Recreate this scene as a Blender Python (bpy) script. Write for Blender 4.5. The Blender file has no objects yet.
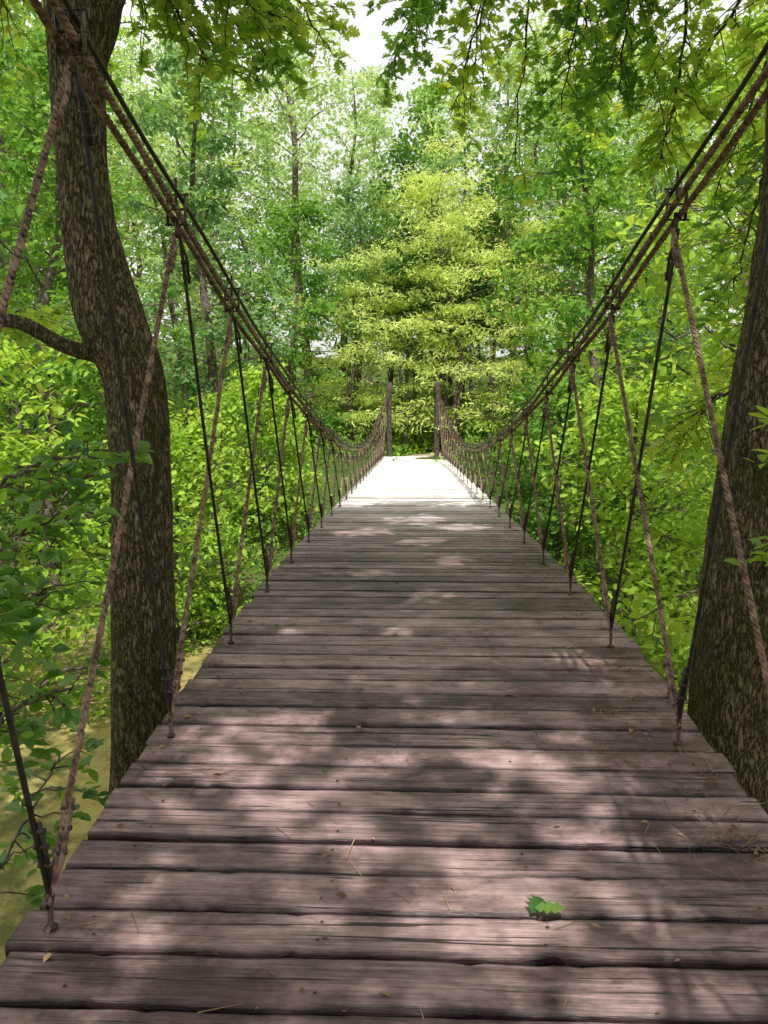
import bpy, math, numpy as np, time
from mathutils import Vector, Matrix
T0=time.time()
rng=np.random.default_rng(7)
sc=bpy.context.scene
CZ=1.7   # eye height above datum
EL,AZ=math.radians(60),math.radians(168)
SUN=np.array([math.sin(AZ)*math.cos(EL),math.cos(AZ)*math.cos(EL),math.sin(EL)])

# ------------------------------------------------------------------ helpers
def new_mat(name):
    m=bpy.data.materials.new(name); m.use_nodes=True
    nt=m.node_tree; nt.nodes.clear()
    o=nt.nodes.new('ShaderNodeOutputMaterial')
    return m,nt,o
def N(nt,t,**k):
    n=nt.nodes.new(t)
    for a,v in k.items(): setattr(n,a,v)
    return n
def ramp(nt,stops):
    n=nt.nodes.new('ShaderNodeValToRGB'); e=n.color_ramp.elements
    while len(e)<len(stops): e.new(0.5)
    for i,(p,c) in enumerate(stops):
        e[i].position=p; e[i].color=(c[0],c[1],c[2],1)
    return n
def mesh_obj(name,verts,faces,mat=None,cols=None,parent=None,smooth=False):
    verts=np.asarray(verts,dtype=np.float32); faces=np.asarray(faces,dtype=np.int32)
    k=faces.shape[1]; me=bpy.data.meshes.new(name)
    me.vertices.add(len(verts)); me.vertices.foreach_set('co',verts.ravel())
    me.loops.add(faces.size); me.loops.foreach_set('vertex_index',faces.ravel())
    me.polygons.add(len(faces))
    me.polygons.foreach_set('loop_start',np.arange(0,faces.size,k,dtype=np.int32))
    if smooth: me.polygons.foreach_set('use_smooth',np.ones(len(faces),dtype=bool))
    me.update(calc_edges=True)
    if cols is not None:
        a=me.color_attributes.new('Col','FLOAT_COLOR','POINT')
        c=np.ones((len(verts),4),dtype=np.float32); c[:,:3]=cols
        a.data.foreach_set('color',c.ravel())
    ob=bpy.data.objects.new(name,me); sc.collection.objects.link(ob)
    if mat: me.materials.append(mat)
    if parent: ob.parent=parent
    return ob
def empty(name,loc=(0,0,0)):
    e=bpy.data.objects.new(name,None); sc.collection.objects.link(e); e.empty_display_size=0.3
    return e
class MB:
    def __init__(s): s.v=[];s.f=[];s.c=[];s.n=0
    def add(s,v,f,c=None):
        v=np.asarray(v,dtype=np.float32)
        s.v.append(v); s.f.append(np.asarray(f)+s.n); s.n+=len(v)
        if c is not None:
            c=np.asarray(c,dtype=np.float32)
            if c.ndim==1: c=np.tile(c,(len(v),1))
            s.c.append(c)
    def obj(s,name,mat,parent=None,smooth=False):
        if not s.v: return None
        return mesh_obj(name,np.concatenate(s.v),np.concatenate(s.f),mat,np.concatenate(s.c) if s.c else None,parent,smooth)

def catmull(P,n):
    P=np.asarray(P,float); Q=np.vstack([2*P[0]-P[1],P,2*P[-1]-P[-2]])
    m=len(P)-1; t=np.linspace(0,m-1e-6,n); i=t.astype(int); u=(t-i)[:,None]
    a,b,c,d=Q[i],Q[i+1],Q[i+2],Q[i+3]
    return 0.5*((2*b)+(-a+c)*u+(2*a-5*b+4*c-d)*u*u+(-a+3*b-3*c+d)*u**3)
def frames(P):
    T=np.gradient(P,axis=0); T/=np.linalg.norm(T,axis=1)[:,None]+1e-9
    ref=np.array([0,0,1.0]) if abs(T[:,2]).mean()<0.8 else np.array([1.0,0.13,0])
    A=np.cross(T,ref); A/=np.linalg.norm(A,axis=1)[:,None]+1e-9
    B=np.cross(A,T)
    return T,A,B
def tube(mb,P,R,sides=8,col=None,rough=0,cap=False):
    P=np.asarray(P,float); n=len(P); R=np.broadcast_to(np.asarray(R,float),(n,))
    T,A,B=frames(P)
    th=np.linspace(0,2*math.pi,sides,endpoint=False)
    rr=R[:,None]*np.ones(sides)
    if rough: rr=rr*(1+rough*rng.standard_normal((n,sides)))
    v=P[:,None]+rr[...,None]*(np.cos(th)[None,:,None]*A[:,None]+np.sin(th)[None,:,None]*B[:,None])
    i=np.arange(n-1)[:,None]*sides; j=np.arange(sides)[None]; k=(j+1)%sides
    f=np.stack([i+j,i+k,i+sides+k,i+sides+j],-1).reshape(-1,4)
    V=v.reshape(-1,3)
    if cap:
        V=np.vstack([V,P[0],P[-1]]); c0=n*sides; c1=c0+1
        fa=[];L=(n-1)*sides
        for q in range(0,sides,2):
            fa.append([c0,(q+2)%sides,(q+1)%sides,q]); fa.append([c1,L+q,L+(q+1)%sides,L+(q+2)%sides])
        f=np.vstack([f,fa])
    mb.add(V,f,col)
def rope(mb,P,R,pitch=0.09,col=None,strands=3,sides=5):
    P=np.asarray(P,float); d=np.r_[0,np.cumsum(np.linalg.norm(np.diff(P,axis=0),axis=1))]
    n=max(8,int(d[-1]/(pitch/7)))
    s=np.linspace(0,d[-1],n); Q=np.stack([np.interp(s,d,P[:,k]) for k in range(3)],1)
    T,A,B=frames(Q)
    for k in range(strands):
        ph=2*math.pi*(s/pitch+k/strands)
        C=Q+R*0.56*(np.cos(ph)[:,None]*A+np.sin(ph)[:,None]*B)
        tube(mb,C,R*0.54,sides,col)
def box(mb,c,s,rot=None,col=None,bev=0.0):
    x,y,z=[q/2 for q in s]; b=bev
    if b<=0:
        v=np.array([[i*x,j*y,k*z] for k in(-1,1) for j in(-1,1) for i in(-1,1)])
        f=[[0,2,3,1],[4,5,7,6],[0,1,5,4],[2,6,7,3],[0,4,6,2],[1,3,7,5]]
    else:
        v=[];pts=[(-x+b,-y),(x-b,-y),(x,-y+b),(x,y-b),(x-b,y),(-x+b,y),(-x,y-b),(-x,-y+b)]
        for zz,sh in((-z,b),(-z+b,0),(z-b,0),(z,b)):
            for px,py in pts: v.append([px-math.copysign(sh,px)*(1 if sh else 0),py-math.copysign(sh,py)*(1 if sh else 0),zz])
        v=np.array(v);f=[]
        for r in range(3):
            for j in range(8):
                k=(j+1)%8; f.append([r*8+j,r*8+k,r*8+8+k,r*8+8+j])
        for o,fl in((0,1),(24,0)):
            for q in([0,1,2,3],[0,3,4,7],[4,5,6,7]):
                ff=[o+a for a in q]; f.append(ff[::-1] if fl else ff)
    if rot is not None: v=v@np.array(rot).T
    mb.add(v+np.array(c),f,col)

def tmpl(half,mid):
    v=[(0,0,0)]+[(0,m,0) for m in mid]+[(0,1,-0.06)]
    nm=len(v); tri=[]
    R=[(x,y,z) for y,x,z in half]; Lh=[(-x,y,z) for x,y,z in R]
    r0=len(v); v+=R; l0=len(v); v+=Lh
    ribs=list(range(nm))
    def strip(o,flip):
        path=[0]+[o+k for k in range(len(R))]+[nm-1]
        a=0;b=0
        while a<nm-1 or b<len(path)-1:
            if b<len(path)-1 and (a>=nm-1 or v[path[b+1]][1]<=v[ribs[a+1]][1]):
                t=(ribs[a],path[b],path[b+1]); b+=1
            else:
                t=(ribs[a],path[b],ribs[a+1]); a+=1
            if len(set(t))==3: tri.append(t if not flip else (t[0],t[2],t[1]))
    strip(r0,False); strip(l0,True)
    return np.array(v,float),np.array(tri)
DIA=(np.array([[0,0,0],[.32,.45,.09],[0,1,-.05],[-.32,.45,.09]],float),np.array([[0,1,2],[0,2,3]]))
NEE=(np.array([[0,0,0],[.13,.5,.03],[0,1,-.05],[-.13,.5,.03]],float),np.array([[0,1,2],[0,2,3]]))
HEX=(np.array([[0,0,0],[.25,.28,.07],[.22,.68,.05],[0,1,-.05],[-.22,.68,.05],[-.25,.28,.07]],float),np.array([[0,1,2],[0,2,3],[0,3,4],[0,4,5]]))
OVAL=tmpl([(.18,.17,.05),(.42,.27,.08),(.68,.22,.06),(.88,.09,.0)],[.4,.75])
OAK=tmpl([(.12,.06,.01),(.24,.27,.07),(.34,.13,.03),(.46,.37,.09),(.58,.15,.03),(.72,.33,.05),(.79,.13,.01),(.9,.12,-.02)],[.34,.58,.79])
def multi(base,k,seed,spread=1.0):
    r=np.random.default_rng(seed); V=[];F=[];n=0
    for i in range(k):
        a=r.uniform(0,2*math.pi); t=r.uniform(-.5,.5); c,s=math.cos(a),math.sin(a)
        v=base[0].copy()
        Rx=np.array([[1,0,0],[0,math.cos(t),-math.sin(t)],[0,math.sin(t),math.cos(t)]])
        Ry=np.array([[math.cos(t*1.3),0,math.sin(t*1.3)],[0,1,0],[-math.sin(t*1.3),0,math.cos(t*1.3)]])
        v=v@Ry.T@Rx.T
        v=v@np.array([[c,-s,0],[s,c,0],[0,0,1]]).T*r.uniform(.7,1.1)+r.normal(0,.45*spread,3)*[1,1,.5]
        V.append(v);F.append(base[1]+n);n+=len(v)
    return np.vstack(V),np.vstack(F)

def leaves(mb,C,size,col,tm=DIA,tilt=.55,droop=.25,axis=None):
    n=len(C)
    if n==0:return
    nz=np.stack([rng.normal(0,tilt,n),rng.normal(0,tilt,n),np.ones(n)],1)
    nz/=np.linalg.norm(nz,axis=1)[:,None]
    if axis is None:
        a=rng.uniform(0,2*math.pi,n); ax=np.stack([np.cos(a),np.sin(a),-droop+rng.normal(0,.25,n)],1)
    else: ax=axis
    ax=ax-(ax*nz).sum(1)[:,None]*nz; ax/=np.linalg.norm(ax,axis=1)[:,None]+1e-9
    sx=np.cross(ax,nz)
    S=np.broadcast_to(size,(n,))*rng.uniform(.5,1.25,n)
    T=tm[0]; m=len(T)
    bend=rng.uniform(.3,2.2,n)
    V=C[:,None]+S[:,None,None]*(T[None,:,0,None]*sx[:,None]+T[None,:,1,None]*ax[:,None]+(T[None,:,2]*bend[:,None])[...,None]*nz[:,None])
    F=(tm[1][None]+(np.arange(n)*m)[:,None,None]).reshape(-1,3)
    mb.add(V.reshape(-1,3),F,np.repeat(col,m,axis=0))

PAL=dict(
 lime=((.13,.28,.03),(.42,.60,.09)),
 mid =((.05,.16,.03),(.23,.42,.07)),
 dark=((.03,.09,.025),(.11,.24,.045)),
 cool=((.08,.20,.07),(.27,.43,.17)),
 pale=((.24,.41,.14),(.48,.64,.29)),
 glow=((.48,.66,.12),(.80,.92,.34)),
)
def pcol(pal,n,clump=None):
    a,b=PAL[pal]; a=np.array(a);b=np.array(b)
    t=rng.uniform(0,1,n) if clump is None else np.clip(clump*.75+rng.uniform(-.05,.4,n),0,1)
    return a+(b-a)*t[:,None]*1.0

# ------------------------------------------------------------------ terrain functions
def sst(a,b,x):
    t=np.clip((x-a)/(b-a),0,1); return t*t*(3-2*t)
def ground(x,y):
    x=np.asarray(x,float);y=np.asarray(y,float)
    shore=14+1.6*np.sin(x/6.+1)+.05*np.abs(x)
    far=sst(shore-1.5,30.5,y)
    near=sst(7.2+.8*np.sin(x/4.+2),-2.2,y)
    h=-4.6+far*(4.95)+near*4.3
    b=.16*np.sin(x*.9+1.3*np.sin(y*.5))+.13*np.sin(y*1.1+x*.37)+.07*np.sin(2.7*x+y*1.9)
    flat=np.exp(-(x/2.2)**2)*sst(29,31,y)
    rise=np.clip((y-44)/60,0,1.5)*9+np.clip((np.abs(x)-14)/60,0,1.2)*7*sst(10,30,y)
    return h+b*(1-flat)+rise
dY=[-4,-2,0,1,2.1,3.27,4.43,5.6,7,12,20,32,36]
dD=[1.95,1.85,1.73,1.64,1.53,1.405,1.30,1.245,1.22,1.205,1.20,1.21,1.21]
_yy=np.linspace(-4,36,801); _zz=np.interp(_yy,dY,dD)
_k=np.ones(31)/31; _zp=np.convolve(np.pad(_zz,15,'edge'),_k,'valid')
def deck(y): return CZ-np.interp(y,_yy,_zp)
def cab(y): return CZ-.42+.00924*(np.asarray(y)-16.)**2
def cabx(y):
    y=np.asarray(y,float); return 1.15-.17*sst(24,31.5,y)-.17*sst(1.0,-2,y)

# ------------------------------------------------------------------ materials
def leaf_mat(name,tr=.5,gain=(1.7,1.7,1.1),gloss=False):
    m,nt,o=new_mat(name)
    a=N(nt,'ShaderNodeAttribute',attribute_name='Col')
    p=N(nt,'ShaderNodeBsdfDiffuse')
    nt.links.new(a.outputs['Color'],p.inputs['Color'])
    g=N(nt,'ShaderNodeVectorMath',operation='MULTIPLY'); g.inputs[1].default_value=gain
    nt.links.new(a.outputs['Color'],g.inputs[0])
    mn=N(nt,'ShaderNodeVectorMath',operation='MINIMUM'); mn.inputs[1].default_value=(.82,.88,.5); nt.links.new(g.outputs[0],mn.inputs[0]); g=mn
    t=N(nt,'ShaderNodeBsdfTranslucent'); nt.links.new(g.outputs[0],t.inputs['Color'])
    x=N(nt,'ShaderNodeMixShader'); x.inputs[0].default_value=tr
    nt.links.new(p.outputs[0],x.inputs[1]); nt.links.new(t.outputs[0],x.inputs[2]); last=x
    if gloss:
        gl=N(nt,'ShaderNodeBsdfGlossy'); gl.inputs['Roughness'].default_value=.45; gl.inputs['Color'].default_value=(1,1,1,1)
        y=N(nt,'ShaderNodeMixShader'); y.inputs[0].default_value=.05
        nt.links.new(x.outputs[0],y.inputs[1]); nt.links.new(gl.outputs[0],y.inputs[2]); last=y
    nt.links.new(last.outputs[0],o.inputs['Surface'])
    return m
M_leaf=leaf_mat('leaf_green',.55,(2.1,1.8,1.0),True)
M_leaf_far=leaf_mat('leaf_green_far',.4,(1.6,1.4,1.0))
def bark_mat(name,c0,c1,sc_=14.,dist=.05,moss=0.):
    m,nt,o=new_mat(name); L=nt.links.new
    tc=N(nt,'ShaderNodeTexCoord'); mp=N(nt,'ShaderNodeMapping'); mp.inputs['Scale'].default_value=(1,1,.24)
    L(tc.outputs['Object'],mp.inputs[0])
    nz=N(nt,'ShaderNodeTexNoise'); nz.inputs['Scale'].default_value=13; nz.inputs['Detail'].default_value=4; nz.inputs['Roughness'].default_value=.7
    L(mp.outputs[0],nz.inputs['Vector'])
    ad=N(nt,'ShaderNodeMixRGB',blend_type='ADD'); ad.inputs[0].default_value=.16
    L(mp.outputs[0],ad.inputs[1]); L(nz.outputs['Color'],ad.inputs[2])
    vo=N(nt,'ShaderNodeTexVoronoi',feature='DISTANCE_TO_EDGE'); vo.inputs['Scale'].default_value=sc_
    L(ad.outputs[0],vo.inputs['Vector'])
    r=ramp(nt,[(0,(.06,.06,.06)),(.16,(.55,.55,.55)),(.5,(1,1,1))]); L(vo.outputs['Distance'],r.inputs[0])
    n2=N(nt,'ShaderNodeTexNoise'); n2.inputs['Scale'].default_value=55; n2.inputs['Detail'].default_value=4; n2.inputs['Roughness'].default_value=.78
    L(mp.outputs[0],n2.inputs['Vector'])
    mu=N(nt,'ShaderNodeMath',operation='MULTIPLY'); L(r.outputs[0],mu.inputs[0]); L(n2.outputs[0],mu.inputs[1])
    cr=ramp(nt,[(.0,c0),(.26,tuple(a*.55+b*.45 for a,b in zip(c0,c1))),(.58,c1)]); L(mu.outputs[0],cr.inputs[0])
    n3=N(nt,'ShaderNodeTexNoise'); n3.inputs['Scale'].default_value=2.6; n3.inputs['Detail'].default_value=5; n3.inputs['Roughness'].default_value=.75; L(tc.outputs['Object'],n3.inputs['Vector'])
    r3=ramp(nt,[(.45,(0,0,0)),(.62,(1,1,1))]); L(n3.outputs[0],r3.inputs[0])
    mx=N(nt,'ShaderNodeMixRGB'); mx.inputs[2].default_value=(.16,.17,.06,1)
    mm=N(nt,'ShaderNodeMath',operation='MULTIPLY'); mm.inputs[1].default_value=moss; L(r3.outputs[0],mm.inputs[0]); L(mm.outputs[0],mx.inputs[0])
    L(cr.outputs[0],mx.inputs[1])
    # moss keeps the furrows dark
    ms=N(nt,'ShaderNodeMixRGB',blend_type='MULTIPLY'); ms.inputs[0].default_value=.6; L(mx.outputs[0],ms.inputs[1]); L(r.outputs[0],ms.inputs[2])
    p=N(nt,'ShaderNodeBsdfPrincipled'); p.inputs['Roughness'].default_value=.9; p.inputs['Specular IOR Level'].default_value=.2; L(ms.outputs[0],p.inputs['Base Color'])
    b=N(nt,'ShaderNodeBump'); b.inputs['Strength'].default_value=1; b.inputs['Distance'].default_value=dist
    L(mu.outputs[0],b.inputs['Height']); L(b.outputs[0],p.inputs['Normal']); L(p.outputs[0],o.inputs['Surface'])
    return m
M_bark=bark_mat('bark_oak',(.045,.03,.02),(.66,.49,.36),29,.05,.6)
def simple(name,col,rough=.6,metal=0,nscale=0,col2=None,bump=.002,spec=.5):
    m,nt,o=new_mat(name); L=nt.links.new
    p=N(nt,'ShaderNodeBsdfPrincipled'); p.inputs['Roughness'].default_value=rough; p.inputs['Metallic'].default_value=metal
    p.inputs['Specular IOR Level'].default_value=spec
    p.inputs['Base Color'].default_value=(*col,1)
    if nscale:
        tc=N(nt,'ShaderNodeTexCoord'); n=N(nt,'ShaderNodeTexNoise'); n.inputs['Scale'].default_value=nscale; n.inputs['Detail'].default_value=3
        L(tc.outputs['Object'],n.inputs['Vector']); r=ramp(nt,[(.35,col),(.68,col2)]); L(n.outputs[0],r.inputs[0]); L(r.outputs[0],p.inputs['Base Color'])
        if bump>0:
            b=N(nt,'ShaderNodeBump'); b.inputs['Distance'].default_value=bump; L(n.outputs[0],b.inputs['Height']); L(b.outputs[0],p.inputs['Normal'])
    L(p.outputs[0],o.inputs['Surface']); return m
M_bark2=simple('bark_far',(.06,.045,.038),.9,0,12,(.20,.165,.14),.0,spec=.1)

def wood_mat(name,dark,light):
    m,nt,o=new_mat(name); L=nt.links.new
    tc=N(nt,'ShaderNodeTexCoord'); at=N(nt,'ShaderNodeAttribute',attribute_name='Col')
    sp=N(nt,'ShaderNodeSeparateColor'); L(at.outputs['Color'],sp.inputs[0])
    off=N(nt,'ShaderNodeCombineXYZ'); ml=N(nt,'ShaderNodeMath',operation='MULTIPLY'); ml.inputs[1].default_value=37
    L(sp.outputs[1],ml.inputs[0]); L(ml.outputs[0],off.inputs[0]); L(ml.outputs[0],off.inputs[2])
    av=N(nt,'ShaderNodeVectorMath',operation='ADD'); L(tc.outputs['Object'],av.inputs[0]); L(off.outputs[0],av.inputs[1])
    def noise(s,det=6,ro=.6,src=None,dis=0):
        mp=N(nt,'ShaderNodeMapping'); mp.inputs['Scale'].default_value=s; L(src or av.outputs[0],mp.inputs[0])
        n=N(nt,'ShaderNodeTexNoise'); n.inputs['Scale'].default_value=1; n.inputs['Detail'].default_value=det; n.inputs['Roughness'].default_value=ro
        n.inputs['Distortion'].default_value=dis
        L(mp.outputs[0],n.inputs['Vector']); return n
    def madd(a,k,c):
        q=N(nt,'ShaderNodeMath',operation='MULTIPLY_ADD'); L(a,q.inputs[0]); q.inputs[1].default_value=k
        if isinstance(c,float): q.inputs[2].default_value=c
        else: L(c,q.inputs[2])
        return q.outputs[0]
    grain=noise((2.0,60,60),4,.75)
    fine=noise((7,230,230),2,.6)
    blot=noise((2.2,8,8),4,.7)
    s=madd(sp.outputs[0],.32,-.44)
    s=madd(blot.outputs[0],.70,s); s=madd(grain.outputs[0],.72,s); s=madd(fine.outputs[0],.32,s)
    r1=ramp(nt,[(.28,dark),(.5,tuple(.60*a+.40*b for a,b in zip(dark,light))),(.78,light)]); L(s,r1.inputs[0])
    cn=noise((1.0,42,42),3,.6,dis=.9)
    cr=ramp(nt,[(.33,(0,0,0)),(.38,(1,1,1))]); L(cn.outputs[0],cr.inputs[0])
    mc=N(nt,'ShaderNodeMixRGB',blend_type='MULTIPLY'); mc.inputs[0].default_value=.88; L(r1.outputs[0],mc.inputs[1]); L(cr.outputs[0],mc.inputs[2])
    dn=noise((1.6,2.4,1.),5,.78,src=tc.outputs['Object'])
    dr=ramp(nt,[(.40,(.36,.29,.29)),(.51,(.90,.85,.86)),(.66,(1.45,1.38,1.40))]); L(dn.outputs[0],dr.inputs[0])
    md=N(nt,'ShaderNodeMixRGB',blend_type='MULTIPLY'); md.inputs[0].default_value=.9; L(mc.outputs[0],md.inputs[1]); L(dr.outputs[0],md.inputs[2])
    dd=N(nt,'ShaderNodeMixRGB',blend_type='MIX'); dd.inputs[2].default_value=(.82,.76,.73,1);  # pale mix colour paints sun glare onto the far planks
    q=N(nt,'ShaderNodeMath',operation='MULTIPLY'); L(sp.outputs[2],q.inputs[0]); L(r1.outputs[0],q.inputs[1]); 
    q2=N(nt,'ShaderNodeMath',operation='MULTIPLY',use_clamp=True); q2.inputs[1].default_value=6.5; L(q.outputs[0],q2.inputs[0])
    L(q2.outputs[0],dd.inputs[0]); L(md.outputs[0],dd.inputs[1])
    p=N(nt,'ShaderNodeBsdfPrincipled'); L(dd.outputs[0],p.inputs['Base Color'])
    rr=N(nt,'ShaderNodeMapRange'); rr.inputs['To Min'].default_value=.36; rr.inputs['To Max'].default_value=.72; L(blot.outputs[0],rr.inputs[0]); L(rr.outputs[0],p.inputs['Roughness'])
    b=N(nt,'ShaderNodeBump'); b.inputs['Strength'].default_value=1.; b.inputs['Distance'].default_value=.008
    h=madd(grain.outputs[0],.8,cr.outputs[0])
    L(h,b.inputs['Height']); L(b.outputs[0],p.inputs['Normal']); L(p.outputs[0],o.inputs['Surface'])
    return m
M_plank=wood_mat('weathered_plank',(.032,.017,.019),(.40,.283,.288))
M_post=simple('post_wood',(.03,.022,.018),.8,0,9,(.11,.08,.065),.003)
M_rust=simple('rusty_wire_rope',(.09,.05,.042),.7,.0,30,(.38,.23,.19),0,spec=.3)
M_black=simple('dark_cable',(.014,.011,.012),.5,.2,25,(.055,.04,.04),0)
M_iron=simple('clamp_iron',(.03,.022,.022),.5,.4,40,(.14,.08,.06),0)
def ground_mat():
    m,nt,o=new_mat('forest_floor'); L=nt.links.new
    tc=N(nt,'ShaderNodeTexCoord')
    n=N(nt,'ShaderNodeTexNoise'); n.inputs['Scale'].default_value=.7; n.inputs['Detail'].default_value=5; n.inputs['Roughness'].default_value=.7
    n2=N(nt,'ShaderNodeTexNoise'); n2.inputs['Scale'].default_value=14; n2.inputs['Detail'].default_value=4; n2.inputs['Roughness'].default_value=.75
    L(tc.outputs['Object'],n.inputs['Vector']); L(tc.outputs['Object'],n2.inputs['Vector'])
    r=ramp(nt,[(.3,(.04,.08,.02)),(.5,(.08,.13,.03)),(.62,(.12,.11,.05)),(.78,(.20,.16,.09))]); L(n.outputs[0],r.inputs[0])
    r2=ramp(nt,[(.3,(.35,.35,.35)),(.7,(1.3,1.3,1.3))]); L(n2.outputs[0],r2.inputs[0])
    mx=N(nt,'ShaderNodeMixRGB',blend_type='MULTIPLY'); mx.inputs[0].default_value=1; L(r.outputs[0],mx.inputs[1]); L(r2.outputs[0],mx.inputs[2])
    p=N(nt,'ShaderNodeBsdfDiffuse'); L(mx.outputs[0],p.inputs['Color'])
    L(p.outputs[0],o.inputs['Surface']); return m
M_ground=ground_mat()
def water_mat():
    m,nt,o=new_mat('muddy_water'); L=nt.links.new
    tc=N(nt,'ShaderNodeTexCoord')
    n=N(nt,'ShaderNodeTexNoise'); n.inputs['Scale'].default_value=3.2; n.inputs['Detail'].default_value=4
    L(tc.outputs['Object'],n.inputs['Vector'])
    n2=N(nt,'ShaderNodeTexNoise'); n2.inputs['Scale'].default_value=1.1; n2.inputs['Detail'].default_value=5; n2.inputs['Roughness'].default_value=.7; L(tc.outputs['Object'],n2.inputs['Vector'])
    r=ramp(nt,[(.42,(.12,.115,.045)),(.58,(.38,.31,.12))]); L(n2.outputs[0],r.inputs[0])
    p=N(nt,'ShaderNodeBsdfPrincipled'); p.inputs['Roughness'].default_value=.04; p.inputs['IOR'].default_value=1.4
    L(r.outputs[0],p.inputs['Base Color'])
    b=N(nt,'ShaderNodeBump'); b.inputs['Distance'].default_value=.05; b.inputs['Strength'].default_value=1.; L(n.outputs[0],b.inputs['Height']); L(b.outputs[0],p.inputs['Normal'])
    L(p.outputs[0],o.inputs['Surface']); return m
M_water=water_mat()
M_path=simple('dirt_path',(.26,.21,.16),.9,0,3,(.50,.43,.35),.0)

# ------------------------------------------------------------------ ground, river, path
def warp(n,ext,core):
    t=np.linspace(-1,1,n); return core*t+(ext-core)*np.sign(t)*np.abs(t)**5
gx=warp(241,700,45); gy=warp(241,700,55)+22
GX,GY=np.meshgrid(gx,gy); GZ=ground(GX,GY)
v=np.stack([GX,GY,GZ],-1).reshape(-1,3); n=241
i=np.arange(n-1)[:,None]*n+np.arange(n-1)[None]
f=np.stack([i,i+1,i+n+1,i+n],-1).reshape(-1,4)
mesh_obj('ground',v,f,M_ground,smooth=True)
mesh_obj('river',[[-300,-20,-3.45],[300,-20,-3.45],[300,40,-3.45],[-300,40,-3.45]],[[0,1,2,3]],M_water)
def pathx(yy): return 1.6*max(0,(yy-33)/6.)**1.6
py_=np.linspace(31.6,46,50); pv=[];pf=[]
for k,yy in enumerate(py_):
    cx=pathx(yy); hw=1.0+.12*math.sin(yy*1.7)
    for q in np.linspace(-1,1,9): pv.append([cx+q*hw,yy,float(ground(cx+q*hw,yy))+.03-.02*q*q])
for k in range(len(py_)-1):
    for q in range(8): a=k*9+q; pf.append([a,a+1,a+10,a+9])
mesh_obj('dirt_path',pv,pf,M_path,smooth=True)

# ------------------------------------------------------------------ bridge
bridge=empty('suspension_footbridge')
mb=MB(); nails=MB(); y=-1.6; dark_run=0.
while y<31.9:
    w=rng.choice([.135,.148,.158,.172],p=[.12,.33,.38,.17])+rng.normal(0,.003)
    gap=max(.007,rng.normal(.012,.003)); 
    if rng.random()<.06: gap+=.012
    near=y<9; ns=64 if near else 14
    x0=-1.240+rng.normal(0,.008); x1=1.30+rng.normal(0,.012)
    cy=y+w/2; th=.044; sk=rng.normal(0,.0022)
    cz=float(deck(cy)); slope=float(deck(cy+.05)-deck(cy-.05))/.1
    lift=rng.normal(0,.0022); tip=rng.normal(0,.014); cup=rng.normal(0,.002)
    xs=np.linspace(x0,x1,ns)
    wob=lambda s: np.convolve(rng.normal(0,1,ns+6),np.ones(7)/7,'valid')*s
    e0=wob(.006)+sk*xs*2; e1=wob(.006)+sk*xs*2
    chip=(rng.random(ns)<.03)*rng.uniform(.002,.010,ns) if near else 0
    zw=wob(.002)+lift; hw=w/2; c=.006
    prof=[(-hw+.0,-th),(-hw,-c*1.6),(-hw+c,-.001),(-hw*.80,cup*.6),(0,cup*1.5),(hw*.80,cup*.6),(hw-c,-.001),(hw,-c*1.6),(hw,-th)]
    edge=np.array([-1.,-.9,-.45,0,0,0,-.45,-.9,-1.])
    rows=[]
    for (py,pz) in prof:
        e=e0+chip if py<0 else (e1-chip if py>0 else 0*e0)
        yy=py+e*abs(py)/hw
        rows.append(np.stack([xs+0*yy,cy+yy,cz+pz+zw+yy*(slope+tip)],-1))
    V=np.stack(rows,1)
    P_=len(prof); a=np.arange(ns-1)[:,None]*P_; b=np.arange(P_)[None]; b2=(b+1)%P_
    F=np.stack([a+b,a+b2,a+P_+b2,a+P_+b],-1).reshape(-1,4)
    V=V.reshape(-1,3); L0=(ns-1)*P_
    ends=[[0,1,2,3],[0,3,4,5],[0,5,6,8],]
    F=np.vstack([F,[q[::-1] for q in ends],[[L0+z for z in q] for q in ends]])
    sunlit=float(sst(7,17,cy))*rng.uniform(.85,1)  # far planks painted paler, standing in for overexposed sunlight
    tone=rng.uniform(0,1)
    cc=np.empty((ns,P_,3)); cc[:,:,0]=tone+edge[None]*(1-.6*sunlit); cc[:,:,1]=rng.uniform(0,1); cc[:,:,2]=sunlit
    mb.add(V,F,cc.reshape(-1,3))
    if y<14:
        for xn in(-1.02,-.32,.36,1.05):
            for s in(-.27,.27):
                cx=xn+rng.normal(0,.012); cyy=cy+s*w
                th_=np.linspace(0,2*math.pi,8,endpoint=False)
                z0=cz+lift+.0035
                V=np.stack([cx+.006*np.cos(th_),cyy+.006*np.sin(th_),np.full(8,z0)],1)
                nails.add(V,[[0,1,2,3],[0,3,4,7],[4,5,6,7]])
    y+=w+gap
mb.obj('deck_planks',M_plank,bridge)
nails.obj('nail_heads',M_iron,bridge)
st=MB()
for xs_ in(-1.02,-.32,.36,1.05):
    ys=np.linspace(-1.6,31.9,60)
    for a,b in zip(ys[:-1],ys[1:]):
        za=float(deck(a));zb=float(deck(b)); c=((xs_,(a+b)/2,(za+zb)/2-.05-.1)); ang=math.atan2(zb-za,b-a)
        R=Matrix.Rotation(ang,3,'X'); box(st,c,(.09,math.hypot(b-a,zb-za)+.0,.18),R,(.4,.3,0))
footY=np.array([-.223+1.165*k for k in range(0,28)])
footY=footY[footY<31]
clampY=footY+np.array([max(0,.42-.1*max(0,k-2)) for k in range(len(footY))])
for fy in footY:
    box(st,(0.03,fy,float(deck(fy))-.05-.18-.07),(2.7,.14,.13),None,(rng.random(),rng.random(),0),.008)
st.obj('stringers',M_post,bridge)
ys=np.linspace(-2,31.6,400)
cb=MB(); cbk=MB(); iron=MB(); hb=MB(); hk=MB()
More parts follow.
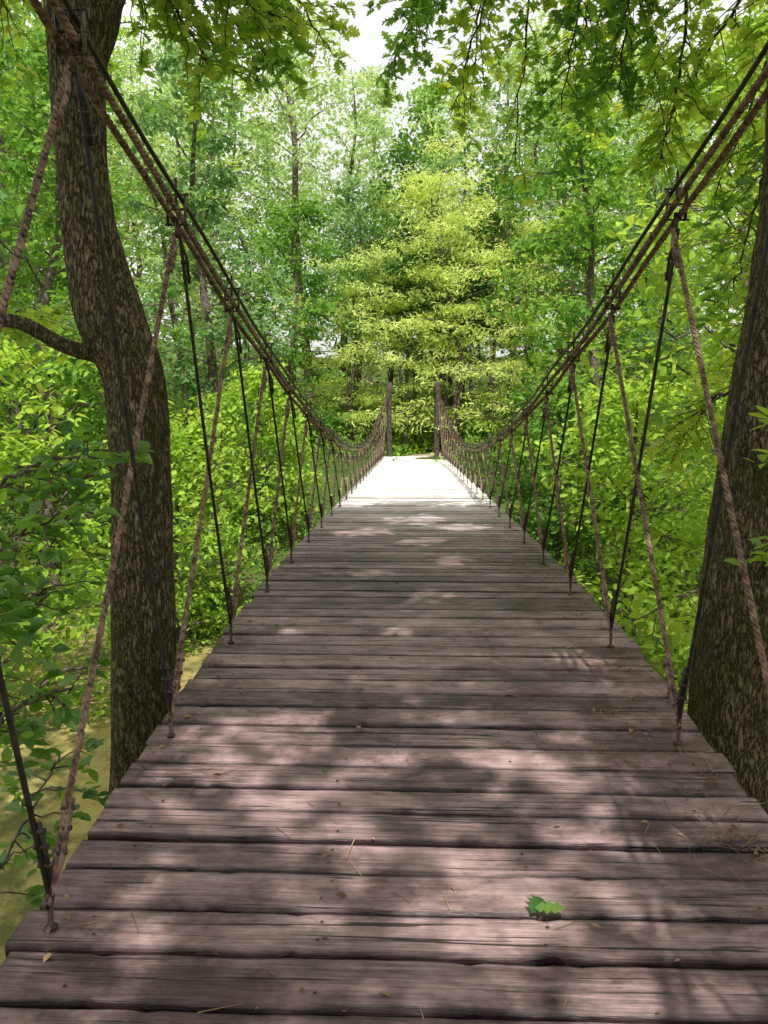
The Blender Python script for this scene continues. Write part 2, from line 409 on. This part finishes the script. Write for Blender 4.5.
for s in(-1,1):
    base=np.stack([s*cabx(ys),ys,cab(ys)],1)
    wig=lambda: np.stack([.006*np.sin(ys*rng.uniform(1.5,3)+rng.uniform(0,6)),0*ys,.008*np.sin(ys*rng.uniform(2,4)+rng.uniform(0,6))],1)
    for dx,dz in((-.026,.052),(.026,.045)): tube(cbk,base+[dx,0,dz]+wig(),.010,8)
    for dx,dz in((-.026,-.03),(.026,-.036)):
        q=base+[dx,0,dz]+wig()
        rope(cb,q[:150],.0145,.09); tube(cb,q[149:],.0125,6)
    for k,(fy,cy) in enumerate(zip(footY,clampY)):
        cx=float(s*cabx(cy)); cz=float(cab(cy)); fz=float(deck(fy)); fx=s*1.15
        for dx in(-.042,.042): box(iron,(cx+dx,cy,cz+.004),(.006,.034,.14),None,None,.002)
        for dz in(.075,.008,-.06): tube(iron,[(cx-.058,cy,cz+dz),(cx+.058,cy,cz+dz)],.0055,8,cap=True)
        tube(iron,[(cx,cy,cz+.0),(cx,cy,cz+.15)],.007,8,cap=True)
        top=np.array([cx,cy,cz-.10])
        tube(iron,[(cx,cy,cz-.03),(cx,cy,cz-.12)],.011,8,cap=True)
        tube(iron,[(fx,fy,fz-.18),(fx,fy,fz+.075)],.009,8,cap=True)
        tube(iron,[(fx,fy,fz+.0),(fx,fy,fz+.010)],.020,6,cap=True)
        a=np.linspace(0,2*math.pi,13); tube(iron,np.stack([fx+0*a,fy+.021*np.cos(a),fz+.095+.024*np.sin(a)],1),.006,6)
        def hang(j,mbx,r,twist,dx):
            if j<0 or j>=len(footY): return
            gy=footY[j]; g=np.array([s*1.15,gy,float(deck(gy))+.11])
            t=np.linspace(0,1,14)[:,None]; p=top+[dx,0,0]; P=p*(1-t)+g*t
            P[:,2]-=.012*np.sin(math.pi*t[:,0]); P[:,1]+=rng.normal(0,.008)*np.sin(math.pi*t[:,0])
            if twist and gy<11: rope(mbx,P,r,.075)
            else: tube(mbx,P,r,7)
            d=(P[0]-P[-1]);d/=np.linalg.norm(d)
            e=g+d*.02; off=np.array([.016*-s,0,0])
            tube(mbx,[e,e+off*1.1+d*.07,e+off+d*.26],r*.8,6,cap=True)
            for q in(.10,.17,.23):
                c=e+off*.5+d*q; tube(iron,[c-[.022,0,0],c+[.022,0,0]],.009,6,cap=True)
            e=p-d*.03
            tube(mbx,[e,e+off*1.1-d*.07,e+off-d*.2],r*.8,6,cap=True)
            for q in(.1,.17): 
                c=e+off*.5-d*q; tube(iron,[c-[.020,0,0],c+[.020,0,0]],.009,6,cap=True)
        hang(k+1,hk,.009,False,.012); hang(k-1,hb,.0122,True,-.012)
cbk.obj('main_cables_dark',M_black,bridge,True); cb.obj('main_cables_rope',M_rust,bridge,True)
hk.obj('hangers_dark',M_black,bridge,True); hb.obj('hangers_rope',M_rust,bridge,True)
iron.obj('clamps_and_bolts',M_iron,bridge)
tw=MB()
for ty in(-2.0,31.75):
    gz=float(ground(0,ty))
    for s in(-1,1):
        tp=float(cab(ty)); x=s*1.0
        P=np.array([(x,ty,min(gz,deck(ty))-1.5),(x,ty,.5),(x,ty,tp+.02)]); P=catmull(P,14)
        tube(tw,P,.11+.006*np.sin(np.arange(14)),14,(.3,.4,0),cap=True)
        d=-1 if ty<0 else 1
        gzz=float(ground(s*1.0,ty+d*5))
        tube(tw,[(x,ty+d*.1,tp),(s*1.1,ty+d*5,gzz-.1)],.02,6,(.2,.2,0))
    box(tw,(0,ty+(.15 if ty>0 else .1),float(deck(ty))-.30),(2.9,.3,.5),None,(.4,.4,0),.01)
tw.obj('towers',M_post,bridge,True)

# ------------------------------------------------------------------ trees
def build_branch(tr,P,r0,r1,sides=7):
    tube(tr,P,np.linspace(r0,r1,len(P)),sides)
def tree(tr,lf,x,y,h,r,cr,start=.35,pal='mid',nl=5000,ls=.3,nb=22,tm=DIA,flat=.5,droop=0.,sub=.75,lean=None,sides=10,layer=False,twigs=True):
    z0=float(ground(x,y))-.2
    lx,ly=(rng.normal(0,.04*h),rng.normal(0,.04*h)) if lean is None else lean
    K=6; P=np.array([[x+lx*(k/K)**1.5+rng.normal(0,.012*h)*(k>0),y+ly*(k/K)**1.5+rng.normal(0,.012*h)*(k>0),z0+h*k/K] for k in range(K+1)])
    P=catmull(P,26); t=np.linspace(0,1,26)
    R=r*(1-t)**.8+.012; R[:3]*=[1.5,1.22,1.08]
    tube(tr,P,R,sides,rough=.03)
    per=max(1,nl//nb); ga=rng.uniform(0,6)
    Cs=[];cls=[]
    for b in range(nb):
        u=start+(1-start)*(b+.5)/nb*.97; ga+=2.4+rng.normal(0,.3)
        p0=np.array([np.interp(u,t,P[:,k]) for k in range(3)])
        uu=(u-start)/(1-start)
        prof=(math.sin(math.pi*min(1,uu*.8+.2))**.6) if not layer else (1.03-uu)**.45
        L=cr*prof*(rng.uniform(.6,1.15) if not layer else rng.uniform(.35,1.2))
        up=L*(.35*uu+.15-droop)+rng.normal(0,.12*L)
        d=np.array([math.cos(ga),math.sin(ga),0])
        p2=p0+d*L+[0,0,up]; p1=p0+d*L*.5+[0,0,up*.7+.12*L]
        B=catmull([p0,p1,p2],8); B[1:-1]+=rng.normal(0,.03*L,(6,3))
        rb=max(.012,.32*np.interp(u,t,R)); build_branch(tr,B,rb,.008,5)
        ns=max(3,int(4+L*1.6)); npc=max(1,per//ns)
        for _ in range(ns):
            w=rng.uniform(.25,1.05); q=min(7,int(w*7)); c=B[q]*.7+(p0+(B[-1]-p0)*w)*.3
            sd=np.cross(d,[0,0,1]); side=rng.normal(0,.28*L*(1-.4*w))
            c=c+sd*side+[0,0,rng.normal(0,.12*L)*(0.3 if layer else 1)-abs(side)*.15]
            if twigs: build_branch(tr,np.array([B[max(0,q-1)],(B[q]+c)/2+[0,0,.05],c]),.012,.005,3)
            rad=sub*rng.uniform(.5,1.2)
            Cs.append(c+rng.normal(0,1,(npc,3))*[rad*.55,rad*.55,rad*.55*flat])
            cls.append(np.full(npc,rng.uniform(0,1)*.7+.3*uu))
    C=np.vstack(Cs); leaves(lf,C,ls,pcol(pal,len(C),np.concatenate(cls)),tm,droop=.3+droop)

D3=multi(DIA,3,1); D4=multi(DIA,4,5); D6=multi(DIA,6,8,1.6); N7=multi(NEE,7,12,1.3)
def solo(name,*a,**k):
    e=empty(name); tr=MB();lf=MB(); tree(tr,lf,*a,**k)
    tr.obj('trunk_and_limbs',M_bark2,e,True); lf.obj('foliage',M_leaf_far,e); return e

fe=empty('distant_forest'); tr=MB(); lf=MB()
for row,(yb,xs_) in enumerate([(43,np.arange(-30,34,6.5)),(51,np.arange(-38,42,6.5)),(60,np.arange(-46,50,7.5)),(72,np.arange(-58,62,9))]):
    for xx in xs_:
        x=xx+rng.normal(0,1.4); yv=yb+rng.normal(0,2.0)
        if abs(x)<4.5 and yb<50: continue
        h=rng.uniform(17,25)+row*2.5
        pal=rng.choice(['cool','mid','pale','lime'],p=[.2,.08,.55,.17] if row else [.35,.2,.3,.15])  # rows farther back get paler leaves, haze put into the colour
        tree(tr,lf,x,yv,h,rng.uniform(.18,.34),rng.uniform(3.4,5.0),rng.uniform(.03,.3),pal,int(760+60*row),.32+.05*row,24,D6,sub=1.15,sides=7,twigs=row<1)
for k in range(16):
    x=rng.uniform(-4.5,5.0); yv=rng.uniform(40,54)
    if abs(x-pathx(yv))<1.3: x-=2.2
    tree(tr,lf,x,yv,rng.uniform(11,17),rng.uniform(.08,.17),rng.uniform(1.8,2.8),rng.uniform(.38,.5),rng.choice(['dark','mid','cool']),420,.3,14,D6,sub=1.0,sides=7)
for s in(-1,1):
    for yb in np.arange(10,44,6.5):
        for xo in(17,25):
            x=s*(xo+rng.normal(0,1.5)); yv=yb+rng.normal(0,1.5)
            tree(tr,lf,x,yv,rng.uniform(12,19),.22,rng.uniform(3,4.2),.06,rng.choice(['cool','mid','lime']),760,.32,18,D6,sub=1.2,sides=7,twigs=False)
for k in range(16):
    a=math.pi+ (k+.5)/16*math.pi; x=15*math.cos(a)+rng.normal(0,1); yv=-6+14*math.sin(a)+rng.normal(0,1)
    tree(tr,lf,x,yv,rng.uniform(9,13),.22,3.6,.15,'mid',420,.34,16,D6,sub=1.3,sides=7,twigs=False)
tr.obj('trunks',M_bark2,fe,True); lf.obj('foliage',M_leaf_far,fe)

solo('cypress_tree',2.4,38.5,14.0,.2,6.6,.10,'glow',3900,.27,38,N7,flat=.11,droop=.10,sub=1.2,lean=(-1.6,0),layer=True)
solo('cypress_tree',-3.2,40.0,10.5,.14,5.6,.2,'glow',2300,.27,24,N7,flat=.11,droop=.10,sub=1.2,lean=(.6,0),layer=True)
solo('cypress_tree',6.4,42,13,.14,3.8,.4,'glow',1500,.26,20,N7,flat=.12,droop=.10,sub=1.2,lean=(-.6,0),layer=True)
H2=multi(HEX,2,3)
L_=[('maple_tree',-7.5,12.5,8.5,.14,3.0,.12,'lime',3100,.175,22),
    ('maple_tree',-5.6,17.5,6.0,.10,2.3,.05,'lime',2800,.175,20),
    ('elm_tree',-10,20,15,.2,3.8,.15,'mid',3200,.24,26),
    ('elm_tree',-7,27,15,.2,3.2,.12,'cool',3200,.24,26),
    ('maple_tree',-4.6,23,5.2,.08,2.0,.05,'lime',2500,.18,18),
    ('elm_tree',-5.8,35,12,.14,2.8,.08,'mid',3200,.23,24),
    ('elm_tree',-10,33,15,.18,3.4,.1,'pale',2900,.24,24),
    ('beech_tree',5.6,10.5,11.5,.16,3.2,.12,'lime',4100,.175,28),
    ('beech_tree',4.6,15.5,7.5,.11,2.3,.05,'lime',3100,.175,20),
    ('elm_tree',8,18,15,.2,4.0,.12,'lime',3800,.23,28),
    ('elm_tree',6,25,14,.18,3.4,.1,'mid',3400,.24,26),
    ('beech_tree',4.2,21.5,5.5,.09,1.9,.05,'mid',2400,.18,18),
    ('elm_tree',7.0,34,14,.16,3.0,.08,'lime',3200,.23,26),
    ('maple_tree',-12,12,12,.16,3.6,.1,'lime',3000,.22,22),
    ('elm_tree',10.5,11,13,.2,3.8,.1,'mid',3000,.24,24)]
for (nm,x,y_,h,r,cr,stt,pal,nl,ls,nb) in L_:
    solo(nm,x,y_,h,r,cr,stt,pal,nl,ls,nb,H2,sub=.62)

ug=MB(); nC=3600
cx=rng.uniform(-30,30,nC); cy=rng.uniform(-3,66,nC)
cx=np.r_[cx,rng.uniform(-6,6,200)]; cy=np.r_[cy,rng.uniform(42,54,200)]
gz=ground(cx,cy); px_=np.array([pathx(q) for q in cy])
ok=(gz>-3.5)&((np.abs(cx-px_)>1.5)|(cy<28)|(cy>43))
cx,cy,gz=cx[ok],cy[ok],gz[ok]
k=16
pk=rng.choice(3,len(cx),p=[.42,.42,.16])
for sel,pal in enumerate(('lime','mid','dark')):
    for lo,hi,sz in((-5,20,.14),(20,40,.2),(40,70,.3)):
        q=(pk==sel)&(cy>=lo)&(cy<hi); nn=q.sum()
        if nn==0: continue
        hh=rng.uniform(.25,1.3,nn)*(1+.9*(cy[q]>36)); hh=np.where(np.abs(cx[q])<2,np.minimum(hh,.45),hh) if hi<=40 else hh
        C=np.stack([cx[q],cy[q],gz[q]],1)[:,None]+np.abs(rng.normal(0,1,(nn,k,3)))*np.array([0,0,1])*hh[:,None,None]*.6+rng.normal(0,.5,(nn,k,3))*[1,1,0]
        leaves(ug,C.reshape(-1,3),sz,pcol(pal,nn*k,np.repeat(rng.random(nn),k)),D4)
ug.obj('undergrowth',M_leaf_far)

# ------------------------------------------------------------------ near oaks
def wob_tube(mb,P,R,n,sides,amp,seed):
    P=catmull(P,n); R=np.interp(np.linspace(0,1,n),np.linspace(0,1,len(R)),R)
    T,A,B=frames(P); th=np.linspace(0,2*math.pi,sides,endpoint=False)
    r=np.random.default_rng(seed); z=np.cumsum(np.r_[0,np.linalg.norm(np.diff(P,axis=0),axis=1)])
    rr=R[:,None]*np.ones(sides)
    for k in range(5):
        m=r.integers(1,5); w=r.uniform(.5,3.5); ph=r.uniform(0,6,2)
        rr=rr*(1+amp*np.sin(m*th[None]+ph[0]+.6*np.sin(z[:,None]*w))*np.sin(w*z[:,None]+ph[1]))
    for k in range(4):
        m=r.integers(14,30); ph=r.uniform(0,6)
        rr=rr*(1+.010*np.sin(m*th[None]+ph+1.5*np.sin(z[:,None]*r.uniform(3,9)+ph)))
    v=P[:,None]+rr[...,None]*(np.cos(th)[None,:,None]*A[:,None]+np.sin(th)[None,:,None]*B[:,None])
    i=np.arange(n-1)[:,None]*sides; j=np.arange(sides)[None]; k=(j+1)%sides
    f=np.stack([i+j,i+k,i+sides+k,i+sides+j],-1).reshape(-1,4)
    mb.add(v.reshape(-1,3),f)
# gaps cut in the out-of-view crown to put sun flecks on the deck (x, y, radius)
GAPS=np.array([(-.62,3.35,.18),(-.75,2.98,.15),(-.1,4.7,.15),(.05,5.5,.27),(.45,3.05,.18),(.2,3.9,.10),(.60,2.6,.15),(.15,2.25,.20),(.55,1.85,.19),
   (-.2,1.35,.24),(-.45,6.3,.20),(.35,6.9,.26),(.9,4.2,.13),(-.9,4.6,.11),(.1,8.0,.32),(-.6,8.7,.35),(.6,9.2,.35),(0,9.9,.5),(.95,1.3,.15),(-.95,2.1,.08),
   (-.35,2.6,.07),(.3,4.4,.08),(-.3,3.9,.06),(.75,3.6,.07)])
def keep(C,pad):
    h=C[:,2]-deck(C[:,1]); P=C[:,:2]-SUN[None,:2]/SUN[2]*h[:,None]
    h=C[:,2]-deck(P[:,1]); P=C[:,:2]-SUN[None,:2]/SUN[2]*h[:,None]
    D=np.sqrt(((P[:,None]-GAPS[None,:,:2])**2).sum(-1))
    return (D>(GAPS[None,:,2]+pad)*rng.uniform(.8,1.15,(len(C),1))).all(1)
def spray(tr,lf,pts,r0,ntw,tl,nlv,ls,pal,tm,start=.2,hang=.25):
    P=catmull(pts,24); P[1:]+=rng.normal(0,.012,(23,3)); tube(tr,P,np.linspace(r0,.006,24),6)
    d=P[-1]-P[0]; d/=np.linalg.norm(d)
    side=np.cross(d,[0,0,1.]); 
    if np.linalg.norm(side)<.2: side=np.array([1.,0,0])
    side/=np.linalg.norm(side)
    for k in range(ntw):
        u=start+(1-start)*(k+rng.random())/ntw; i=min(23,int(u*23)); p=P[i]
        s=1 if k%2 else -1
        dr=d*rng.uniform(.3,.9)+side*s*rng.uniform(.4,1.1)+np.array([0,0,rng.normal(-hang,.35)])+rng.normal(0,.3,3)
        dr/=np.linalg.norm(dr); L=tl*rng.uniform(.5,1.15)*(1.1-.4*u)
        t=np.linspace(0,1,6)[:,None]; Q=p+dr*L*t-np.array([0,0,1])*(t**2)*L*.25+rng.normal(0,.01,(6,3))
        tube(tr,Q,np.linspace(.007,.003,6),3)
        nn=nlv; tt=np.r_[rng.uniform(.2,1,nn-3),1,1,.97]; 
        C=np.stack([np.interp(tt,t[:,0],Q[:,a]) for a in range(3)],1)+rng.normal(0,.02,(nn,3))
        ax=dr[None]*.7+rng.normal(0,.65,(nn,3))+[0,0,-.25]
        leaves(lf,C,ls,pcol(pal,nn,np.full(nn,rng.random())),tm,tilt=.5,axis=ax)
Z=CZ
def sp(a,**k):
    d=dict(r0=.02,ntw=14,tl=.5,nlv=9,ls=.12,pal='lime',tm=OAK); d.update(k)
    spray(tr,lf,a,d['r0'],d['ntw'],d['tl'],d['nlv'],d['ls'],d['pal'],d['tm'])
def crown(p0,bounds,nlimb,nclump,pal,size=.19):  # unseen overhead foliage, added and thickened to shade the near deck
    (x0,x1),(y0,y1),(z0,z1)=bounds
    Cs=[];cl=[]
    for k in range(nlimb):
        e=np.array([rng.uniform(x0,x1),rng.uniform(y0,y1),rng.uniform(z0,z1)])
        p=np.array(p0)+[0,0,rng.uniform(-.5,1.2)]
        m=(p+e)/2+[rng.normal(0,.3),rng.normal(0,.3),.3+rng.normal(0,.2)]
        B=catmull([p,m,e],16); B[1:]+=rng.normal(0,.02,(15,3)); tube(tr,B,np.linspace(.045,.008,16),5)
        for _ in range(nclump):
            q=rng.integers(5,16); c=B[q]+rng.normal(0,1,3)*[.5,.5,.3]
            if rng.random()<.5: tube(tr,[B[q-1],(B[q]+c)/2+[0,0,.06],c],[.010,.007,.003],3)
            m_=rng.integers(14,26); Cs.append(c+rng.normal(0,1,(m_,3))*[.26,.26,.12]); cl.append(np.full(m_,rng.random()))
    C=np.vstack(Cs); cl=np.concatenate(cl); kk=keep(C,.06); C=C[kk]; cl=cl[kk]
    leaves(lf,C,size,pcol(pal,len(C),cl),HEX2,tilt=.45)
HEX2=(HEX[0]*np.array([1.4,1.05,1]),HEX[1])
# left oak
oak=empty('oak_tree'); tr=MB(); lf=MB(); tk=MB()
PL=np.array([(-2.06,5.4,-3.9),(-2.10,5.4,Z-3.4),(-2.09,5.4,Z-2.48),(-2.04,5.4,Z-1.25),(-2.02,5.4,Z-.37),(-2.05,5.4,Z+.34),(-2.22,5.4,Z+.82),(-2.33,5.4,Z+1.37),(-2.36,5.4,Z+1.9),(-2.36,5.4,Z+2.48),(-2.33,5.45,Z+2.95),(-2.35,5.6,Z+4.2),(-2.5,5.9,Z+5.6),(-2.4,6.2,Z+7.5)])
RL=[.42,.28,.235,.225,.205,.205,.225,.185,.165,.185,.25,.19,.14,.05]
wob_tube(tk,PL,RL,300,84,.035,3)
wob_tube(tk,[(-2.30,5.4,Z+2.75),(-2.08,5.5,Z+3.25),(-1.75,5.7,Z+4.2),(-1.2,6.2,Z+5.6)],[.17,.13,.10,.05],60,32,.03,9)
wob_tube(tk,[(-2.15,5.4,Z+.50),(-2.45,5.25,Z+.56),(-2.75,5.15,Z+.72),(-3.1,5.1,Z+.74),(-3.5,5.0,Z+1.0)],[.07,.05,.045,.04,.02],60,20,.05,11)
tk.obj('trunk',M_bark,oak,True)
for a,pal in [([(-2.2,5.5,Z+3.9),(-1.7,5.9,Z+3.5),(-1.1,6.2,Z+3.15)],'lime'),
      ([(-2.2,5.5,Z+3.7),(-1.9,6.3,Z+3.6),(-1.3,7.2,Z+3.3)],'lime'),
      ([(-2.1,5.5,Z+3.4),(-1.9,5.8,Z+3.2),(-1.6,6.1,Z+2.75)],'lime'),
      ([(-1.9,5.7,Z+4.3),(-1.5,6.7,Z+3.9),(-1.4,7.4,Z+3.3)],'mid'),
      ([(-1.9,5.7,Z+4.3),(-1.3,6.8,Z+4.0),(-.9,7.8,Z+3.7)],'lime'),
      ([(-1.9,5.7,Z+4.3),(-1.7,7.2,Z+4.2),(-1.6,8.8,Z+4.0)],'mid'),
      ([(-2.4,5.3,Z+3.6),(-3.0,5.6,Z+3.2),(-3.6,6.0,Z+2.7)],'lime'),
      ([(-3.3,5.05,Z+.9),(-3.7,5.4,Z+.6),(-4.1,6.,Z+.2)],'lime'),
      ([(-3.1,5.1,Z+.74),(-3.3,5.9,Z+.9),(-3.4,6.9,Z+1.0)],'lime')]:
    sp(a,r0=.025,ntw=28,pal=pal,nlv=11)
crown((-2.3,4.2,Z+4.9),((-4.2,1.6),(-4.0,6.6),(Z+4.9,Z+7.6)),48,20,'mid')
tr.obj('limbs',M_bark2,oak,True); lf.obj('foliage',M_leaf,oak)

# right oak
oak2=empty('oak_tree'); tr=MB(); lf=MB(); tk=MB()
PR=[(2.35,5.6,-4.0),(2.42,5.6,Z-3.2),(2.44,5.6,Z-2.09),(2.45,5.6,Z-1.3),(2.49,5.6,Z-.54),(2.60,5.6,Z+.35),(2.68,5.6,Z+1.07),(2.71,5.6,Z+1.97),(2.74,5.6,Z+2.97),(2.8,5.7,Z+4.6),(2.6,6,Z+7)]
RR=[.55,.40,.34,.32,.30,.30,.29,.28,.28,.22,.10]
wob_tube(tk,PR,RR,300,90,.03,21)
wob_tube(tk,[(2.75,5.6,Z+2.9),(2.4,5.9,Z+3.9),(1.7,6.6,Z+5.0),(.8,7.3,Z+5.6)],[.14,.12,.09,.05],70,28,.03,23)
tk.obj('trunk',M_bark,oak2,True)
for a,pal in [([(.9,7.6,Z+5.6),(.75,7.8,Z+4.6),(.35,7.9,Z+3.1)],'lime'),
          ([(.8,7.8,Z+5.5),(1.1,8.1,Z+4.6),(1.0,8.2,Z+2.7)],'lime'),
          ([(.8,7.8,Z+5.5),(.7,8.6,Z+4.9),(.6,9.0,Z+3.6)],'lime'),
          ([(.8,7.3,Z+5.5),(.3,7.6,Z+4.9),(-.1,7.9,Z+3.9)],'mid'),
          ([(.6,8.2,Z+5.4),(.2,8.3,Z+4.7),(-.3,8.3,Z+3.7)],'mid'),
          ([(1.6,6.8,Z+5.0),(1.5,7.2,Z+4.2),(1.35,7.5,Z+3.0)],'mid'),
          ([(1.6,6.8,Z+5.0),(2.0,7.4,Z+4.0),(2.4,7.8,Z+3.0)],'lime'),
          ([(1.6,6.8,Z+5.0),(1.8,8.0,Z+4.3),(2.0,9.2,Z+3.3)],'lime'),
          ([(2.0,6.5,Z+4.6),(2.3,7.0,Z+3.4),(2.2,7.2,Z+2.4)],'lime'),
          ([(2.0,6.5,Z+4.6),(1.8,6.8,Z+3.8),(1.75,7.0,Z+2.9)],'mid'),
          ([(2.7,5.8,Z+3.6),(2.9,6.8,Z+3.0),(2.9,7.8,Z+2.2)],'lime'),
          ([(2.7,5.8,Z+3.6),(2.6,7.2,Z+3.4),(2.5,8.6,Z+2.8)],'lime'),
          ([(2.7,5.8,Z+2.6),(2.95,6.9,Z+2.0),(3.1,7.8,Z+1.2)],'mid'),
          ([(2.8,5.9,Z+1.8),(3.1,7.0,Z+1.2),(3.2,7.9,Z+.4)],'lime'),
          ([(1.4,7.4,Z+5.2),(1.7,8.2,Z+4.3),(1.8,8.9,Z+3.8)],'lime'),
          ([(2.6,5.8,Z+.4),(2.5,6.6,Z+.2),(2.5,7.4,Z-.2)],'lime')]:
    sp(a,r0=.02,ntw=28,tl=.55,pal=pal,nlv=11,ls=.13)
crown((2.75,4.2,Z+4.9),((-1.,4.6),(-4.,6.6),(Z+4.9,Z+7.6)),46,20,'mid')
tr.obj('limbs',M_bark2,oak2,True); lf.obj('foliage',M_leaf,oak2)

def sapling(name,stem,boughs,pal,ls=.12,tm=OVAL):
    global tr,lf
    e=empty(name); tr=MB(); lf=MB()
    tube(tr,catmull(stem,20),np.linspace(.03,.008,20),7)
    for b in boughs: sp(b,r0=.012,ntw=16,tl=.4,nlv=8,ls=ls,pal=pal,tm=tm)
    tr.obj('stem',M_bark2,e,True); lf.obj('foliage',M_leaf,e)
sapling('hickory_sapling',[(-2.6,3.6,-2.8),(-2.55,3.7,-.5),(-2.4,3.7,.9),(-2.35,3.8,1.7)],
  [[(-2.45,3.7,.7),(-2.2,3.7,1.1),(-1.75,3.7,1.25)],[(-2.5,3.7,.2),(-2.2,3.6,.7),(-1.85,3.6,.9)],[(-2.4,3.7,1.2),(-2.1,4.0,1.5),(-1.8,4.2,1.55)],
   [(-2.55,3.7,-.4),(-2.3,3.9,.1),(-2.0,4.1,.2)],[(-2.5,3.7,0),(-2.6,4.3,.4),(-2.6,5,.6)],[(-2.6,3.6,-1.2),(-2.4,4.2,-.7),(-2.5,5,-.6)]],'mid')
sapling('hickory_sapling',[(3.2,4.8,-2.8),(3.1,4.9,-.5),(3.0,4.8,.9),(2.9,4.8,1.7)],
  [[(3.05,4.9,.3),(2.7,4.9,.8),(2.3,4.9,1.0)],[(3.0,4.8,1.),(2.7,4.9,1.5),(2.4,4.9,1.6)],[(3.05,4.9,.0),(2.8,4.6,.4),(2.5,4.5,.3)]],'lime',.11)

# ------------------------------------------------------------------ litter on the deck
lt=MB(); n=900
X=rng.uniform(-1.2,1.27,n); Y=rng.uniform(.8,14,n)**1.0
edge=rng.random(n)<.6; X[edge]=np.sign(rng.normal(.3,1,edge.sum()))*np.abs(1.22-np.abs(rng.normal(0,.12,edge.sum())))
C=np.stack([X,Y,deck(Y)+.009],1)
cc=np.array([.20,.13,.075])*rng.uniform(.4,1.9,(n,1)); 
leaves(lt,C,rng.uniform(.010,.038,n),cc,OVAL,tilt=.15,droop=0)
n=2600; X=rng.uniform(-1.2,1.27,n); Y=rng.uniform(.8,14,n)
e=rng.random(n)<.7; X[e]=1.25-np.abs(rng.normal(0,.16,e.sum()))
cl=rng.integers(0,14,n); cxx=rng.uniform(.6,1.25,14); cyy=rng.uniform(2.4,8,14); m=rng.random(n)<.3
X[m]=np.clip(cxx[cl[m]]+rng.normal(0,.09,m.sum()),-1.2,1.27); Y[m]=cyy[cl[m]]+rng.normal(0,.10,m.sum())
SL=(np.array([[-.018,0,0],[.018,0,0],[.012,1,.02],[-.012,1,.02]],float),np.array([[0,1,2],[0,2,3]]))
leaves(lt,np.stack([X,Y,deck(Y)+.007],1),rng.uniform(.04,.12,n),np.array([.25,.17,.10])*rng.uniform(.4,1.5,(n,1)),SL,tilt=.05,droop=0)
def litter_mat():
    m,nt,o=new_mat('dry_leaf'); a=N(nt,'ShaderNodeAttribute',attribute_name='Col'); p=N(nt,'ShaderNodeBsdfDiffuse')
    nt.links.new(a.outputs['Color'],p.inputs['Color']); nt.links.new(p.outputs[0],o.inputs['Surface']); return m
lt.obj('leaf_litter',litter_mat())
gl=MB(); leaves(gl,np.array([[.33,2.2,deck(2.2)+.014],[.34,2.22,deck(2.2)+.02],[-.0,5.9,deck(5.9)+.012]]),np.array([.095,.08,.08]),pcol('mid',3),OAK,tilt=.15,droop=0)
gl.obj('fallen_leaf',M_leaf)

# ------------------------------------------------------------------ light, sky, camera
w=bpy.data.worlds.new('World'); sc.world=w; w.use_nodes=True; nt=w.node_tree
bg=nt.nodes['Background']; sky=nt.nodes.new('ShaderNodeTexSky'); sky.sky_type='NISHITA'; sky.sun_disc=False
sky.sun_elevation=EL; sky.sun_rotation=AZ; sky.dust_density=7; sky.air_density=.8; sky.ozone_density=.4
tc=nt.nodes.new('ShaderNodeTexCoord'); cn=nt.nodes.new('ShaderNodeTexNoise'); cn.inputs['Scale'].default_value=2.2; cn.inputs['Detail'].default_value=2
nt.links.new(tc.outputs['Generated'],cn.inputs['Vector'])
mr=nt.nodes.new('ShaderNodeMapRange'); mr.inputs['From Min'].default_value=.3; mr.inputs['From Max'].default_value=.7; mr.inputs['To Min'].default_value=.6; mr.inputs['To Max'].default_value=.95
nt.links.new(cn.outputs[0],mr.inputs[0])
mx=nt.nodes.new('ShaderNodeMixRGB'); mx.inputs[2].default_value=(8.4,8.4,8.1,1)
nt.links.new(mr.outputs[0],mx.inputs[0]); nt.links.new(sky.outputs[0],mx.inputs[1])
nt.links.new(mx.outputs[0],bg.inputs[0]); bg.inputs[1].default_value=.15
sd=bpy.data.lights.new('sun','SUN'); sd.energy=5; sd.angle=math.radians(.55); sd.color=(1,.96,.88)
so=bpy.data.objects.new('sun',sd); sc.collection.objects.link(so)
so.rotation_euler=Vector(SUN).to_track_quat('Z','Y').to_euler()
sc.view_settings.view_transform='Standard'; sc.view_settings.look='None'; sc.view_settings.exposure=0
cd=bpy.data.cameras.new('camera'); cam=bpy.data.objects.new('camera',cd); sc.collection.objects.link(cam)
cd.sensor_width=36; cd.lens=750/1024*36; cd.clip_start=.05; cd.clip_end=3000
cam.location=(-.05,0,CZ); cam.rotation_euler=(math.radians(90-6.4),0,math.radians(2.1))
sc.camera=cam
